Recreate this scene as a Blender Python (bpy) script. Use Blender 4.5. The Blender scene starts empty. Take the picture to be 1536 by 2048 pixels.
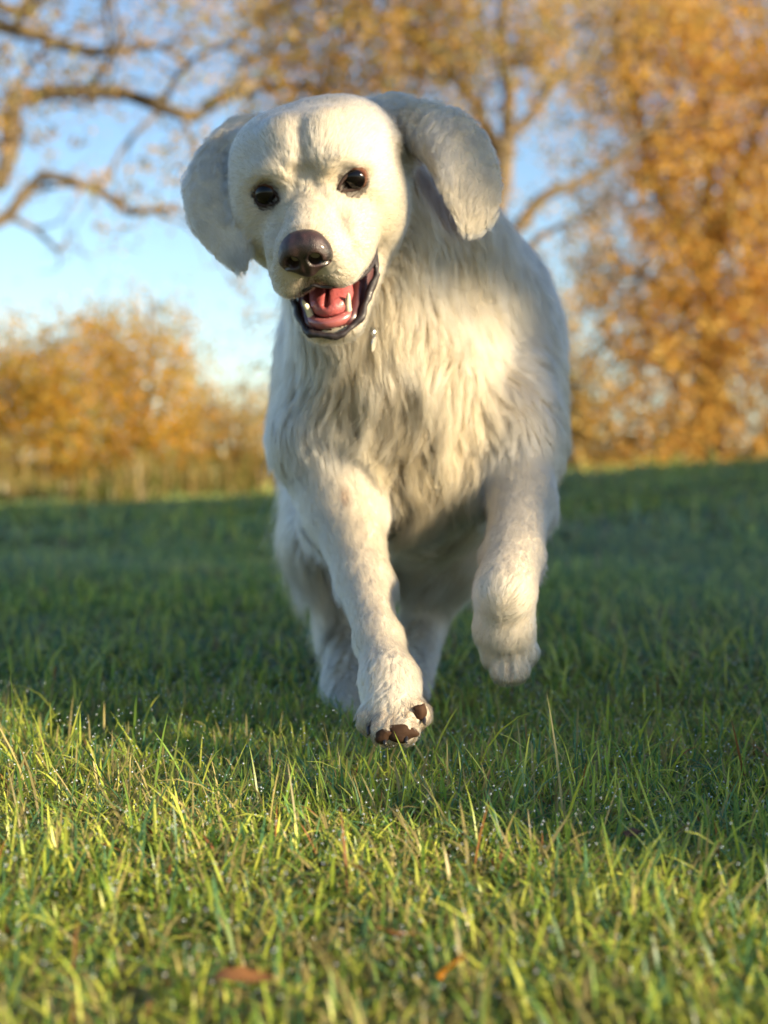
import bpy, math
import numpy as np
from mathutils import Vector, kdtree

DEV = globals().get('DEV', {})
rng = np.random.default_rng(7)
scene = bpy.context.scene
COL = scene.collection

# ------------------------------------------------------------------ camera
F_PX, W_PX, H_PX = 2900.0, 1536.0, 2048.0
HORIZON = 930.0
CAM_Z = 0.33
PITCH = math.atan((H_PX / 2 - HORIZON) / F_PX)
cam_data = bpy.data.cameras.new("camera")
cam = bpy.data.objects.new("camera", cam_data)
COL.objects.link(cam)
cam.location = (0, 0, CAM_Z)
cam.rotation_euler = (math.pi / 2 - PITCH, 0, 0)
cam_data.sensor_fit = 'HORIZONTAL'
cam_data.sensor_width = 36
cam_data.lens = F_PX / W_PX * 36
cam_data.clip_start = 0.05
cam_data.clip_end = 2000
cam_data.dof.use_dof = True
cam_data.dof.focus_distance = 1.38
cam_data.dof.aperture_fstop = 5.1
scene.camera = cam

# ------------------------------------------------------------------ light
SUN_AZ = math.radians(62)        # to the right of straight behind the camera
SUN_EL = math.radians(18)
world = bpy.data.worlds.new("World")
scene.world = world
world.use_nodes = True
wn = world.node_tree
wn.nodes.clear()
sky = wn.nodes.new("ShaderNodeTexSky")
sky.sky_type = 'NISHITA'
sky.sun_disc = False
sky.sun_elevation = SUN_EL
sky.sun_rotation = math.pi - SUN_AZ
sky.air_density = 1.0
sky.dust_density = 0.2
sky.ozone_density = 2.6
bg = wn.nodes.new("ShaderNodeBackground")
bg.inputs['Strength'].default_value = 0.088
wo = wn.nodes.new("ShaderNodeOutputWorld")
wn.links.new(sky.outputs[0], bg.inputs['Color'])
wn.links.new(bg.outputs[0], wo.inputs['Surface'])

sun_data = bpy.data.lights.new("sun", 'SUN')
sun_data.energy = 5.0
sun_data.angle = math.radians(0.55)
sun_data.color = (1.0, 0.82, 0.55)
sun = bpy.data.objects.new("sun", sun_data)
COL.objects.link(sun)
SUN_DIR = Vector((math.sin(SUN_AZ) * math.cos(SUN_EL), -math.cos(SUN_AZ) * math.cos(SUN_EL), math.sin(SUN_EL)))
sun.rotation_euler = SUN_DIR.to_track_quat('Z', 'Y').to_euler()
sun.location = (8, -8, 6)

scene.view_settings.view_transform = 'Standard'
scene.view_settings.look = 'None'
scene.view_settings.exposure = 1.36
scene.view_settings.gamma = 1.0
scene.view_settings.use_curve_mapping = False
scene.render.engine = 'CYCLES'
scene.cycles.max_bounces = 8
scene.cycles.diffuse_bounces = 3
scene.cycles.glossy_bounces = 3
scene.cycles.transmission_bounces = 5
scene.cycles.transparent_max_bounces = 8
scene.cycles.use_denoising = True

# ------------------------------------------------------------------ helpers
_ca, _sa = math.cos(PITCH), math.sin(PITCH)


def at(px, py, depth):
    """Point of the place seen at a pixel of the photograph, at a distance (y) from the camera."""
    a, b = (px - W_PX / 2) / F_PX, (H_PX / 2 - py) / F_PX
    d = np.array([a, _ca + b * _sa, -_sa + b * _ca])
    return d * (depth / d[1]) + np.array([0, 0, CAM_Z])


def tag(o, label=None, cat=None, group=None, kind=None):
    if label: o["label"] = label
    if cat: o["category"] = cat
    if group: o["group"] = group
    if kind: o["kind"] = kind
    return o


def link(name, data, parent=None, mats=()):
    o = bpy.data.objects.new(name, data)
    COL.objects.link(o)
    if parent is not None: o.parent = parent
    for m in mats: data.materials.append(m)
    return o


def raw_mesh(name, verts, faces_flat, sizes, smooth=True, colors=None, mat_idx=None):
    """Fast mesh from flat arrays. colors: per-vertex (n,3)."""
    me = bpy.data.meshes.new(name)
    verts = np.asarray(verts, np.float32)
    faces_flat = np.asarray(faces_flat, np.int32)
    sizes = np.asarray(sizes, np.int32)
    me.vertices.add(len(verts))
    me.vertices.foreach_set('co', verts.ravel())
    me.loops.add(len(faces_flat))
    me.loops.foreach_set('vertex_index', faces_flat)
    me.polygons.add(len(sizes))
    starts = np.concatenate([[0], np.cumsum(sizes)[:-1]]).astype(np.int32)
    me.polygons.foreach_set('loop_start', starts)
    me.polygons.foreach_set('loop_total', sizes)
    if mat_idx is not None: me.polygons.foreach_set('material_index', np.asarray(mat_idx, np.int32))
    me.polygons.foreach_set('use_smooth', np.full(len(sizes), smooth))
    me.update(calc_edges=True)
    if colors is not None:
        a = me.attributes.new('tint', 'FLOAT_COLOR', 'POINT')
        c = np.ones((len(verts), 4), np.float32)
        c[:, :3] = colors
        a.data.foreach_set('color', c.ravel())
    me.validate()
    return me


def norm(v):
    v = np.asarray(v, float)
    return v / np.maximum(np.linalg.norm(v, axis=-1, keepdims=True), 1e-9)


def new_mat(name):
    m = bpy.data.materials.new(name)
    m.use_nodes = True
    nt = m.node_tree
    nt.nodes.clear()
    out = nt.nodes.new("ShaderNodeOutputMaterial")
    return m, nt, out


def principled(name, color, rough=0.5, noise=0.0, scale=20.0, bump=0.0, coat=0.0, spec=0.5, color2=None, sss=0.0):
    m, nt, out = new_mat(name)
    p = nt.nodes.new("ShaderNodeBsdfPrincipled")
    p.inputs['Roughness'].default_value = rough
    p.inputs['Specular IOR Level'].default_value = spec
    p.inputs['Coat Weight'].default_value = coat
    p.inputs['Coat Roughness'].default_value = 0.08
    if sss:
        p.inputs['Subsurface Weight'].default_value = sss
        p.inputs['Subsurface Radius'].default_value = (0.006, 0.002, 0.001)
    tc = nt.nodes.new("ShaderNodeTexCoord")
    nz = nt.nodes.new("ShaderNodeTexNoise")
    nz.inputs['Scale'].default_value = scale
    nz.inputs['Detail'].default_value = 5
    nt.links.new(tc.outputs['Object'], nz.inputs['Vector'])
    mix = nt.nodes.new("ShaderNodeMix")
    mix.data_type = 'RGBA'
    c2 = color2 if color2 else tuple(c * (1 - noise) for c in color)
    mix.inputs[6].default_value = (*color, 1)
    mix.inputs[7].default_value = (*c2, 1)
    nt.links.new(nz.outputs['Fac'], mix.inputs[0])
    nt.links.new(mix.outputs[2], p.inputs['Base Color'])
    if bump:
        b = nt.nodes.new("ShaderNodeBump")
        b.inputs['Strength'].default_value = bump
        b.inputs['Distance'].default_value = 0.002
        nt.links.new(nz.outputs['Fac'], b.inputs['Height'])
        nt.links.new(b.outputs[0], p.inputs['Normal'])
    nt.links.new(p.outputs[0], out.inputs[0])
    return m


def leaf_mat(name, rough=0.5, transl=0.35, spec=0.3, coat=0.0):
    """Leaf or blade: colour from the per-vertex 'tint', part of the light passes through."""
    m, nt, out = new_mat(name)
    at_ = nt.nodes.new("ShaderNodeAttribute")
    at_.attribute_name = 'tint'
    p = nt.nodes.new("ShaderNodeBsdfPrincipled")
    p.inputs['Roughness'].default_value = rough
    p.inputs['Specular IOR Level'].default_value = spec
    p.inputs['Coat Weight'].default_value = coat
    p.inputs['Coat Roughness'].default_value = 0.25
    t = nt.nodes.new("ShaderNodeBsdfTranslucent")
    mx = nt.nodes.new("ShaderNodeMixShader")
    mx.inputs[0].default_value = transl
    nt.links.new(at_.outputs['Color'], p.inputs['Base Color'])
    nt.links.new(at_.outputs['Color'], t.inputs['Color'])
    nt.links.new(p.outputs[0], mx.inputs[1])
    nt.links.new(t.outputs[0], mx.inputs[2])
    nt.links.new(mx.outputs[0], out.inputs[0])
    return m


def smoothstep(a, b, x):
    t = np.clip((x - a) / (b - a), 0, 1)
    return t * t * (3 - 2 * t)


def vnoise(x, y, seed=0):
    """Cheap smooth 2-D value noise in 0..1."""
    def h(i, j):
        n = (i * 374761393 + j * 668265263 + seed * 982451653) & 0x7fffffff
        n = ((n ^ (n >> 13)) * 1274126177) & 0x7fffffff
        return ((n ^ (n >> 16)) & 0xffff) / 65535.0
    xi, yi = np.floor(x).astype(np.int64), np.floor(y).astype(np.int64)
    fx, fy = x - xi, y - yi
    fx, fy = fx * fx * (3 - 2 * fx), fy * fy * (3 - 2 * fy)
    return (h(xi, yi) * (1 - fx) + h(xi + 1, yi) * fx) * (1 - fy) + (h(xi, yi + 1) * (1 - fx) + h(xi + 1, yi + 1) * fx) * fy


def tube_arrays(pts, rad, sides=8, closed_ends=True):
    """Tapered tube round a polyline -> verts, quads."""
    pts = np.asarray(pts, float)
    rad = np.broadcast_to(np.asarray(rad, float), (len(pts),))
    tan = norm(np.gradient(pts, axis=0))
    ref = np.array([0, 0, 1.0]) if abs(tan[0][2]) < 0.9 else np.array([1.0, 0, 0])
    u = norm(np.cross(tan[0], ref))
    vs = []
    for i in range(len(pts)):
        u = norm(u - tan[i] * np.dot(u, tan[i]))
        w = np.cross(tan[i], u)
        a = np.linspace(0, 2 * math.pi, sides, endpoint=False)
        vs.append(pts[i] + rad[i] * (np.cos(a)[:, None] * u + np.sin(a)[:, None] * w))
    n = len(pts)
    q = []
    for i in range(n - 1):
        for j in range(sides):
            k = (j + 1) % sides
            q.append((i * sides + j, i * sides + k, (i + 1) * sides + k, (i + 1) * sides + j))
    fl, sz = [x for f in q for x in f], [4] * len(q)
    if closed_ends:
        fl += list(range(sides))[::-1] + list(range((n - 1) * sides, n * sides)); sz += [sides, sides]
    return np.concatenate(vs), fl, sz


class Bag:
    """Collects pieces into one mesh."""
    def __init__(s): s.v, s.f, s.z, s.n, s.c = [], [], [], 0, []
    def add(s, v, f, z, col=None):
        s.v.append(np.asarray(v)); s.f.append(np.asarray(f) + s.n); s.z.append(np.asarray(z)); s.n += len(v)
        if col is not None: s.c.append(np.broadcast_to(np.asarray(col, float), (len(v), 3)))
    def tube(s, pts, rad, sides=8): s.add(*tube_arrays(pts, rad, sides))
    def mesh(s, name, smooth=True):
        return raw_mesh(name, np.concatenate(s.v), np.concatenate(s.f), np.concatenate(s.z), smooth,
                        np.concatenate(s.c) if s.c else None)


def roughen(v, amount, scale, seed=0):
    """Small uneven bumps on a soft part."""
    v = np.asarray(v)
    k = np.stack([vnoise(v[:, 0] * scale + a, v[:, 2] * scale + v[:, 1] * scale * .7, seed + a) for a in (1, 2, 3)], -1) - .5
    return v + k * amount


def smooth_line(pts, n):
    """Resample a polyline as a smooth curve with n points."""
    pts = np.asarray(pts, float)
    m = len(pts)
    P = np.vstack([2 * pts[0] - pts[1], pts, 2 * pts[-1] - pts[-2]])
    out = []
    for t in np.linspace(0, m - 1 - 1e-6, n):
        i = int(t); f = t - i
        p0, p1, p2, p3 = P[i], P[i + 1], P[i + 2], P[i + 3]
        out.append(0.5 * (2 * p1 + (p2 - p0) * f + (2 * p0 - 5 * p1 + 4 * p2 - p3) * f * f + (3 * p1 - p0 - 3 * p2 + p3) * f ** 3))
    return np.array(out)

# ------------------------------------------------------------------ terrain
def ground_z(x, y):
    x = np.asarray(x, float); y = np.asarray(y, float)
    z = 0.012 * (vnoise(x * 2.3 + 40, y * 2.3 + 9, 1) - 0.5) + 0.006 * (vnoise(x * 7, y * 7, 2) - 0.5)
    far = smoothstep(3, 14, y)
    z = z * (1 + 3 * far)
    z = z + far * (0.36 * smoothstep(-2, 6, x) - 0.10 * smoothstep(0, 5, -x) )
    return z


def grid_sheet(name, xs, ys):
    X, Y = np.meshgrid(xs, ys, indexing='ij')
    Z = ground_z(X, Y)
    v = np.stack([X, Y, Z], -1).reshape(-1, 3)
    nx, ny = len(xs), len(ys)
    i, j = np.meshgrid(np.arange(nx - 1), np.arange(ny - 1), indexing='ij')
    a = (i * ny + j).ravel()
    q = np.stack([a, a + ny, a + ny + 1, a + 1], -1)
    return raw_mesh(name, v, q.ravel(), np.full(len(q), 4))


def spaced(lo, hi, n, c, p=2.5):
    t = np.linspace(-1, 1, n)
    s = np.sign(t) * np.abs(t) ** p
    return np.where(s < 0, c + s * (c - lo), c + s * (hi - c))


m_ground, nt, out = new_mat("soil and moss")
p = nt.nodes.new("ShaderNodeBsdfPrincipled")
p.inputs['Roughness'].default_value = 0.9
tc = nt.nodes.new("ShaderNodeTexCoord")
n1 = nt.nodes.new("ShaderNodeTexNoise"); n1.inputs['Scale'].default_value = 9; n1.inputs['Detail'].default_value = 8
cr = nt.nodes.new("ShaderNodeValToRGB")
cr.color_ramp.elements[0].position = 0.3; cr.color_ramp.elements[0].color = (0.045, 0.045, 0.018, 1)
cr.color_ramp.elements[1].position = 0.7; cr.color_ramp.elements[1].color = (0.19, 0.20, 0.06, 1)
nt.links.new(tc.outputs['Object'], n1.inputs['Vector'])
nt.links.new(n1.outputs['Fac'], cr.inputs[0])
nt.links.new(cr.outputs[0], p.inputs['Base Color'])
nt.links.new(p.outputs[0], out.inputs[0])
ground = link("ground", grid_sheet("ground", spaced(-400, 400, 161, 0, 3.5), spaced(-200, 700, 201, 2, 3.2)), None, [m_ground])
tag(ground, kind='structure')

# ------------------------------------------------------------------ grass
m_grass = leaf_mat("grass blade", rough=0.42, transl=0.45, spec=0.4, coat=.10)


def blade_mesh(name, x, y, h, w, az, lean, curl, col, segs):
    """Tapered curved blades, one strip each."""
    n = len(x)
    t = np.linspace(0, 1, segs + 1)
    dirx, diry = np.cos(az), np.sin(az)
    sx, sy = -np.sin(az), np.cos(az)
    ang = lean[:, None] + curl[:, None] * t[None, :]
    dz, dh = np.cos(ang), np.sin(ang)
    step = h[:, None] / segs
    zc = np.concatenate([np.zeros((n, 1)), np.cumsum(dz[:, :-1] * step, 1)], 1)
    hc = np.concatenate([np.zeros((n, 1)), np.cumsum(dh[:, :-1] * step, 1)], 1)
    zc = np.maximum(zc, 0.003)
    wid = w[:, None] * np.where(t < 0.55, 0.8 + 0.36 * t, 1.0 - ((t - 0.55) / 0.45) ** 1.6)[None, :] * 0.5
    wid[:, -1] = 0
    z0 = ground_z(x, y) - 0.004
    cx = x[:, None] + dirx[:, None] * hc
    cy = y[:, None] + diry[:, None] * hc
    cz = z0[:, None] + zc
    tw = (rng.random(n) - 0.5)[:, None] * 1.6 * t[None, :]
    wx = sx[:, None] * np.cos(tw) ; wy = sy[:, None] * np.cos(tw); wz = np.sin(tw)
    L = np.stack([cx - wx * wid, cy - wy * wid, cz - wz * wid], -1)[:, :-1]
    R = np.stack([cx + wx * wid, cy + wy * wid, cz + wz * wid], -1)[:, :-1]
    T = np.stack([cx, cy, cz], -1)[:, -1:]
    V = np.concatenate([L, R, T], 1)            # n, 2*segs+1, 3
    k = 2 * segs + 1
    base = (np.arange(n) * k)[:, None]
    quads, tri = [], None
    for s in range(segs - 1):
        quads.append(np.stack([base[:, 0] + s, base[:, 0] + segs + s, base[:, 0] + segs + s + 1, base[:, 0] + s + 1], -1))
    tri = np.stack([base[:, 0] + segs - 1, base[:, 0] + 2 * segs - 1, base[:, 0] + 2 * segs], -1)
    fl = np.concatenate([q.ravel() for q in quads] + [tri.ravel()])
    sz = np.concatenate([np.full(n * (segs - 1), 4), np.full(n, 3)])
    # blades are darker at the base, lighter towards the tip
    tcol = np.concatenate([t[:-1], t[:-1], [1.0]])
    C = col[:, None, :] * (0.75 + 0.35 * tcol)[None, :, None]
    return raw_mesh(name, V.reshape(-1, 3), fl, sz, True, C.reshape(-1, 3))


def grass_colors(x, y, n, straw=0.10):
    base = np.array([[0.20, 0.32, 0.045], [0.38, 0.46, 0.05], [0.56, 0.58, 0.085], [0.09, 0.20, 0.075]])
    c = base[rng.integers(0, 4, n)] * rng.uniform(0.75, 1.3, (n, 1))
    patch = vnoise(x * 3, y * 3, 5)
    k = rng.random(n) < straw * (0.4 + 1.6 * patch)
    c[k] = np.array([[0.42, 0.34, 0.12]]) * rng.uniform(0.6, 1.2, (k.sum(), 1))
    k = rng.random(n) < 0.012
    c[k] = np.array([[0.30, 0.12, 0.035]])
    c *= (0.8 + 0.4 * vnoise(x * 1.4, y * 1.4, 6))[:, None]
    dw = (.03 + .36 * smoothstep(1.5, 3.0, y) * vnoise(x * 1.1 + 8, y * .9, 15))[:, None]      # dew film, its pale cool sheen mixed into the blade colour
    c = c * (1 - dw) + np.array([[.30, .37, .38]]) * dw
    return c


def tapered_xy(n, y0, y1, slope, margin):
    y = np.sqrt(rng.uniform(0, 1, n) * (y1 ** 2 - y0 ** 2) + y0 ** 2)
    x = rng.uniform(-1, 1, n) * (slope * y + margin)
    return x, y


def make_grass(name, n, y0, y1, hmean, wmean, segs, straw, clump, parent=None):
    sl = 0.29 if y1 < 2.5 else 0.44
    mg = 0.18 if y1 < 2.5 else 0.30
    x, y = tapered_xy(n, y0, y1, sl, mg)
    # half of the blades gather in tufts
    nt_ = max(20, int(n / clump))
    tx, ty = tapered_xy(nt_, y0, y1, sl, mg)
    pick = rng.integers(0, nt_, n)
    inb = rng.random(n) < 0.6
    spread = 0.014 * (hmean / 0.06)
    x = np.where(inb, tx[pick] + rng.normal(0, spread, n), x)
    y = np.where(inb, ty[pick] + rng.normal(0, spread, n), y)
    hm = 0.55 + 0.9 * vnoise(x * 1.7 + 3, y * 1.7, 11) * (0.6 + 0.8 * vnoise(x * 6, y * 6, 12))
    hm = hm * (1 - 0.35 * smoothstep(0.05, 0.5, x - 0.0 * y) * (1 - smoothstep(1.2, 1.8, y)))
    h = hmean * hm * rng.lognormal(0, 0.28, n)
    w = wmean * rng.uniform(0.6, 1.25, n)
    taz = rng.uniform(0, 6.283, nt_)
    az = np.where(inb, taz[pick] + rng.normal(0, 0.9, n), rng.uniform(0, 6.283, n))
    lean = np.abs(rng.normal(0.5, 0.42, n))
    curl = np.abs(rng.normal(0.9, 0.75, n))
    tall = rng.random(n) < 0.035
    h = np.where(tall, h * 1.7, h); lean = np.where(tall, lean * .6, lean)
    flat = (rng.random(n) < (0.62 if y1 < 2.5 else 0.30)) & ~tall
    lean = np.where(flat, rng.uniform(0.85, 1.4, n), lean)
    h = np.where(flat, np.maximum(h, hmean * .8) * 1.25, h)
    col = grass_colors(x, y, n, straw)
    col = np.where((flat & (rng.random(n) < 0.22))[:, None], np.array([[0.46, 0.37, 0.15]]), col)
    return blade_mesh(name, x, y, h, w, az, lean, curl, col, segs)


def add_grass(name, me):
    o = link(name, me, None, [m_grass])
    return tag(o, kind='stuff')


def build_grass():
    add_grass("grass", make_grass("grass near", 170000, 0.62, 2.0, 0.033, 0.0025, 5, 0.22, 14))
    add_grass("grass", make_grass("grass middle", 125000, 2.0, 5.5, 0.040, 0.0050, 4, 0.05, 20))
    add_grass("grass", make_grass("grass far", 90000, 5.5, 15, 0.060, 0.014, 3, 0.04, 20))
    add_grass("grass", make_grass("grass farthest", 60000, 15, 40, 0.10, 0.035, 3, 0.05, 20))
    # long dry grass on the sunny edge of the field
    n = 36000
    y = rng.uniform(12.5, 22, n); x = rng.uniform(-9.5, -0.2, n)
    keep = (y > 12.6 + 2.2 * vnoise(x * 0.8, y * 0.3, 3) + 1.0 * smoothstep(-3, -0.5, x) * 4)
    x, y = x[keep], y[keep]; n = len(x)
    h = 0.34 * rng.lognormal(0, 0.3, n) * (0.4 + 1.1 * vnoise(x * 0.9, y * 0.9, 21))
    base = np.array([[0.30, 0.24, 0.085], [0.20, 0.20, 0.05], [0.38, 0.27, 0.10], [0.12, 0.15, 0.03]])
    col = base[rng.integers(0, 4, n)] * rng.uniform(0.7, 1.2, (n, 1))
    me = blade_mesh("tall dry grass", x, y, h, np.full(n, 0.03), rng.uniform(0, 6.28, n), np.abs(rng.normal(0.1, 0.2, n)), np.abs(rng.normal(0.5, 0.4, n)), col, 3)
    tag(link("tall_dry_grass", me, None, [m_grass]), kind='stuff')
    # dew
    n = 5200
    x, y = tapered_xy(n, 0.8, 2.6, 0.27, 0.05)
    z = ground_z(x, y) + rng.uniform(0.012, 0.062, n)
    r = rng.uniform(0.0004, 0.0011, n)
    oct_ = np.array([[1, 0, 0], [-1, 0, 0], [0, 1, 0], [0, -1, 0], [0, 0, 1], [0, 0, -1.0]])
    of = np.array([[0, 2, 4], [2, 1, 4], [1, 3, 4], [3, 0, 4], [2, 0, 5], [1, 2, 5], [3, 1, 5], [0, 3, 5]])
    V = np.stack([x, y, z], -1)[:, None, :] + oct_[None] * r[:, None, None]
    Fc = (of[None] + (np.arange(n) * 6)[:, None, None]).reshape(-1)
    me = raw_mesh("dew", V.reshape(-1, 3), Fc, np.full(n * 8, 3))
    m_dew, nt, out = new_mat("dew")
    g = nt.nodes.new("ShaderNodeBsdfPrincipled")
    g.inputs['Base Color'].default_value = (0.9, 0.95, 1, 1); g.inputs['Roughness'].default_value = 0.08
    g.inputs['Specular IOR Level'].default_value = 1.0
    g.inputs['Transmission Weight'].default_value = 0.6; g.inputs['IOR'].default_value = 1.33
    nt.links.new(g.outputs[0], out.inputs[0])
    tag(link("dew_drops", me, None, [m_dew]), kind='stuff')


# ------------------------------------------------------------------ trees
m_bark = principled("oak bark", (0.24, 0.18, 0.11), 0.9, scale=6, bump=0.6, color2=(0.10, 0.078, 0.052))
m_leaf = leaf_mat("autumn leaf", rough=0.6, transl=0.58, spec=0.2)
GOLD = np.array([[0.74, 0.40, 0.08], [0.80, 0.48, 0.10], [0.62, 0.33, 0.08], [0.72, 0.47, 0.13], [0.50, 0.37, 0.11]])
BROWN = np.array([[0.56, 0.31, 0.08], [0.46, 0.27, 0.12], [0.66, 0.37, 0.07], [0.40, 0.30, 0.10], [0.34, 0.29, 0.10]])
YELLOW = np.array([[0.66, 0.38, 0.04], [0.62, 0.31, 0.03], [0.42, 0.29, 0.05], [0.68, 0.32, 0.03], [0.28, 0.25, 0.06]])


def leaf_cards(P, size, pal, seed=None):
    """Folded leaf cards (two triangles pairs) with random facing at points P."""
    n = len(P)
    c = norm(rng.normal(size=(n, 3)) + 1.0 * np.array(norm(np.array(SUN_DIR) + [0, 0, .25])))      # leaves turn their faces to the light
    a = norm(np.cross(c, rng.normal(size=(n, 3))))
    b = np.cross(c, a)
    s = (size * rng.uniform(0.6, 1.35, n))[:, None]
    v0 = P - a * s * 0.6
    v1 = P + b * s * 0.36 + c * s * 0.12
    v2 = P + a * s * 0.6
    v3 = P - b * s * 0.36 + c * s * 0.12
    V = np.stack([v0, v1, v2, v3], 1).reshape(-1, 3)
    base = np.arange(n) * 4
    fl = np.stack([base, base + 1, base + 2, base, base + 2, base + 3], -1).ravel()
    col = pal[rng.integers(0, len(pal), n)] * rng.uniform(0.75, 1.3, (n, 1))
    cl = (vnoise(P[:, 0] * .8 + 50, P[:, 2] * .8 + P[:, 1] * .5 + 50, 61))[:, None]
    col = col * (1 - .55 * cl) + (col * np.array([[.75, 1.05, 1.5]]) + .03) * .55 * cl       # some sprays are paler, some greener
    return V, fl, np.full(2 * n, 3), np.repeat(col, 4, 0)


def wander(p, d, length, n, wob=0.35, up=0.0):
    pts = [np.array(p, float)]
    d = norm(d)
    for _ in range(n):
        d = norm(d + rng.normal(0, wob, 3) + np.array([0, 0, up]))
        pts.append(pts[-1] + d * length / n)
    return np.array(pts)


def grow(bag, pts, r0, r1, levels, ends, child_len=0.45, per=4):
    n = len(pts)
    rad = np.linspace(r0, r1, n)
    bag.tube(pts, rad, 8 if r0 > 0.05 else 5)
    L = np.sum(np.linalg.norm(np.diff(pts, axis=0), axis=1))
    ends.append(pts[n // 2:])
    if levels <= 0: return
    for _ in range(per):
        i = rng.integers(max(1, n // 4), n)
        d = norm(pts[i] - pts[i - 1]) + rng.normal(0, 0.75, 3) + np.array([0, 0, 0.15])
        k = wander(pts[i], d, L * child_len * rng.uniform(0.6, 1.2), 5, 0.3, 0.05)
        grow(bag, k, max(rad[i] * 0.55, 0.006), 0.004, levels - 1, ends, child_len, per)


def make_tree(name, label, base, trunk_pts, limbs, leaf_pts, leaf_size, pal, r_trunk, group=None, cat='tree', levels=1, per=4, crown='crown'):
    root = bpy.data.objects.new(name, None)
    COL.objects.link(root)
    base = np.asarray(base, float)
    root.location = base
    tag(root, label, cat, group)
    bag, ends = Bag(), []
    tp = smooth_line(trunk_pts, 12)
    bag.tube(tp, np.linspace(r_trunk * 1.25, r_trunk * 0.55, 12), 12)
    for pl, r0 in limbs:
        q = smooth_line(pl, 12) 
        q[1:] += rng.normal(0, 0.02, (11, 3))
        grow(bag, q, r0, r0 * 0.3, levels, ends, 0.4, per)
    me = bag.mesh(name + " trunk")
    o = link("trunk", me, root, [m_bark]); o.matrix_parent_inverse = __import__('mathutils').Matrix.Translation(-Vector(base))
    if leaf_pts is not None and len(leaf_pts):
        v, f, z, c = leaf_cards(leaf_pts, leaf_size, pal)
        o = link(crown, raw_mesh(name + " " + crown, v, f, z, False, c), root, [m_leaf])
        o.matrix_parent_inverse = __import__('mathutils').Matrix.Translation(-Vector(base))
    return root


DENS = ["4333456877465886",
        "4432268888678887",
        "6322566665236678",
        "5222345554124799",
        "3232245552114899",
        "1122145552214799",
        "0001124552126799",
        "0011123442157889",
        "4575113443555989",
        "8897215665667899",
        "9999876666799999",
        "8888776667899999"]


def crown_points(c0, c1, r0, r1, depth, thick, n9, clump=0.16, ext_l=0, ext_r=0, ext_u=0):
    """Leaf points for the part of the crown whose leaf density over its face is given by DENS."""
    pts = []
    for r in range(r0 - ext_u, r1 + 1):
        for c in range(c0 - ext_l, c1 + 1 + ext_r):
            d = int(DENS[min(max(r, 0), 11)][min(max(c, 0), 15)])
            m = int(n9 * (d / 9.0) ** 1.5)
            if m == 0: continue
            nc = max(1, int(m / 14))
            cx, cy = rng.uniform(0, 1, nc) + c, rng.uniform(0, 1, nc) + r
            keep = vnoise(cx * 2.6 + 11, cy * 2.6 + 5, int(depth)) + .5 * vnoise(cx * 6, cy * 6, 3) > .52
            cx, cy = cx[keep], cy[keep]
            for a, b in zip(cx, cy):
                D = depth + rng.normal(0, thick)
                ctr = at(a * 96, b * 80, D)
                pts.append(ctr + rng.normal(0, clump * depth / 22 * rng.uniform(0.5, 1.4), (14, 3)))
    P = np.concatenate(pts)
    P[:, 2] = np.maximum(P[:, 2], ground_z(P[:, 0], P[:, 1]) + 0.05)
    return P


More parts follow.
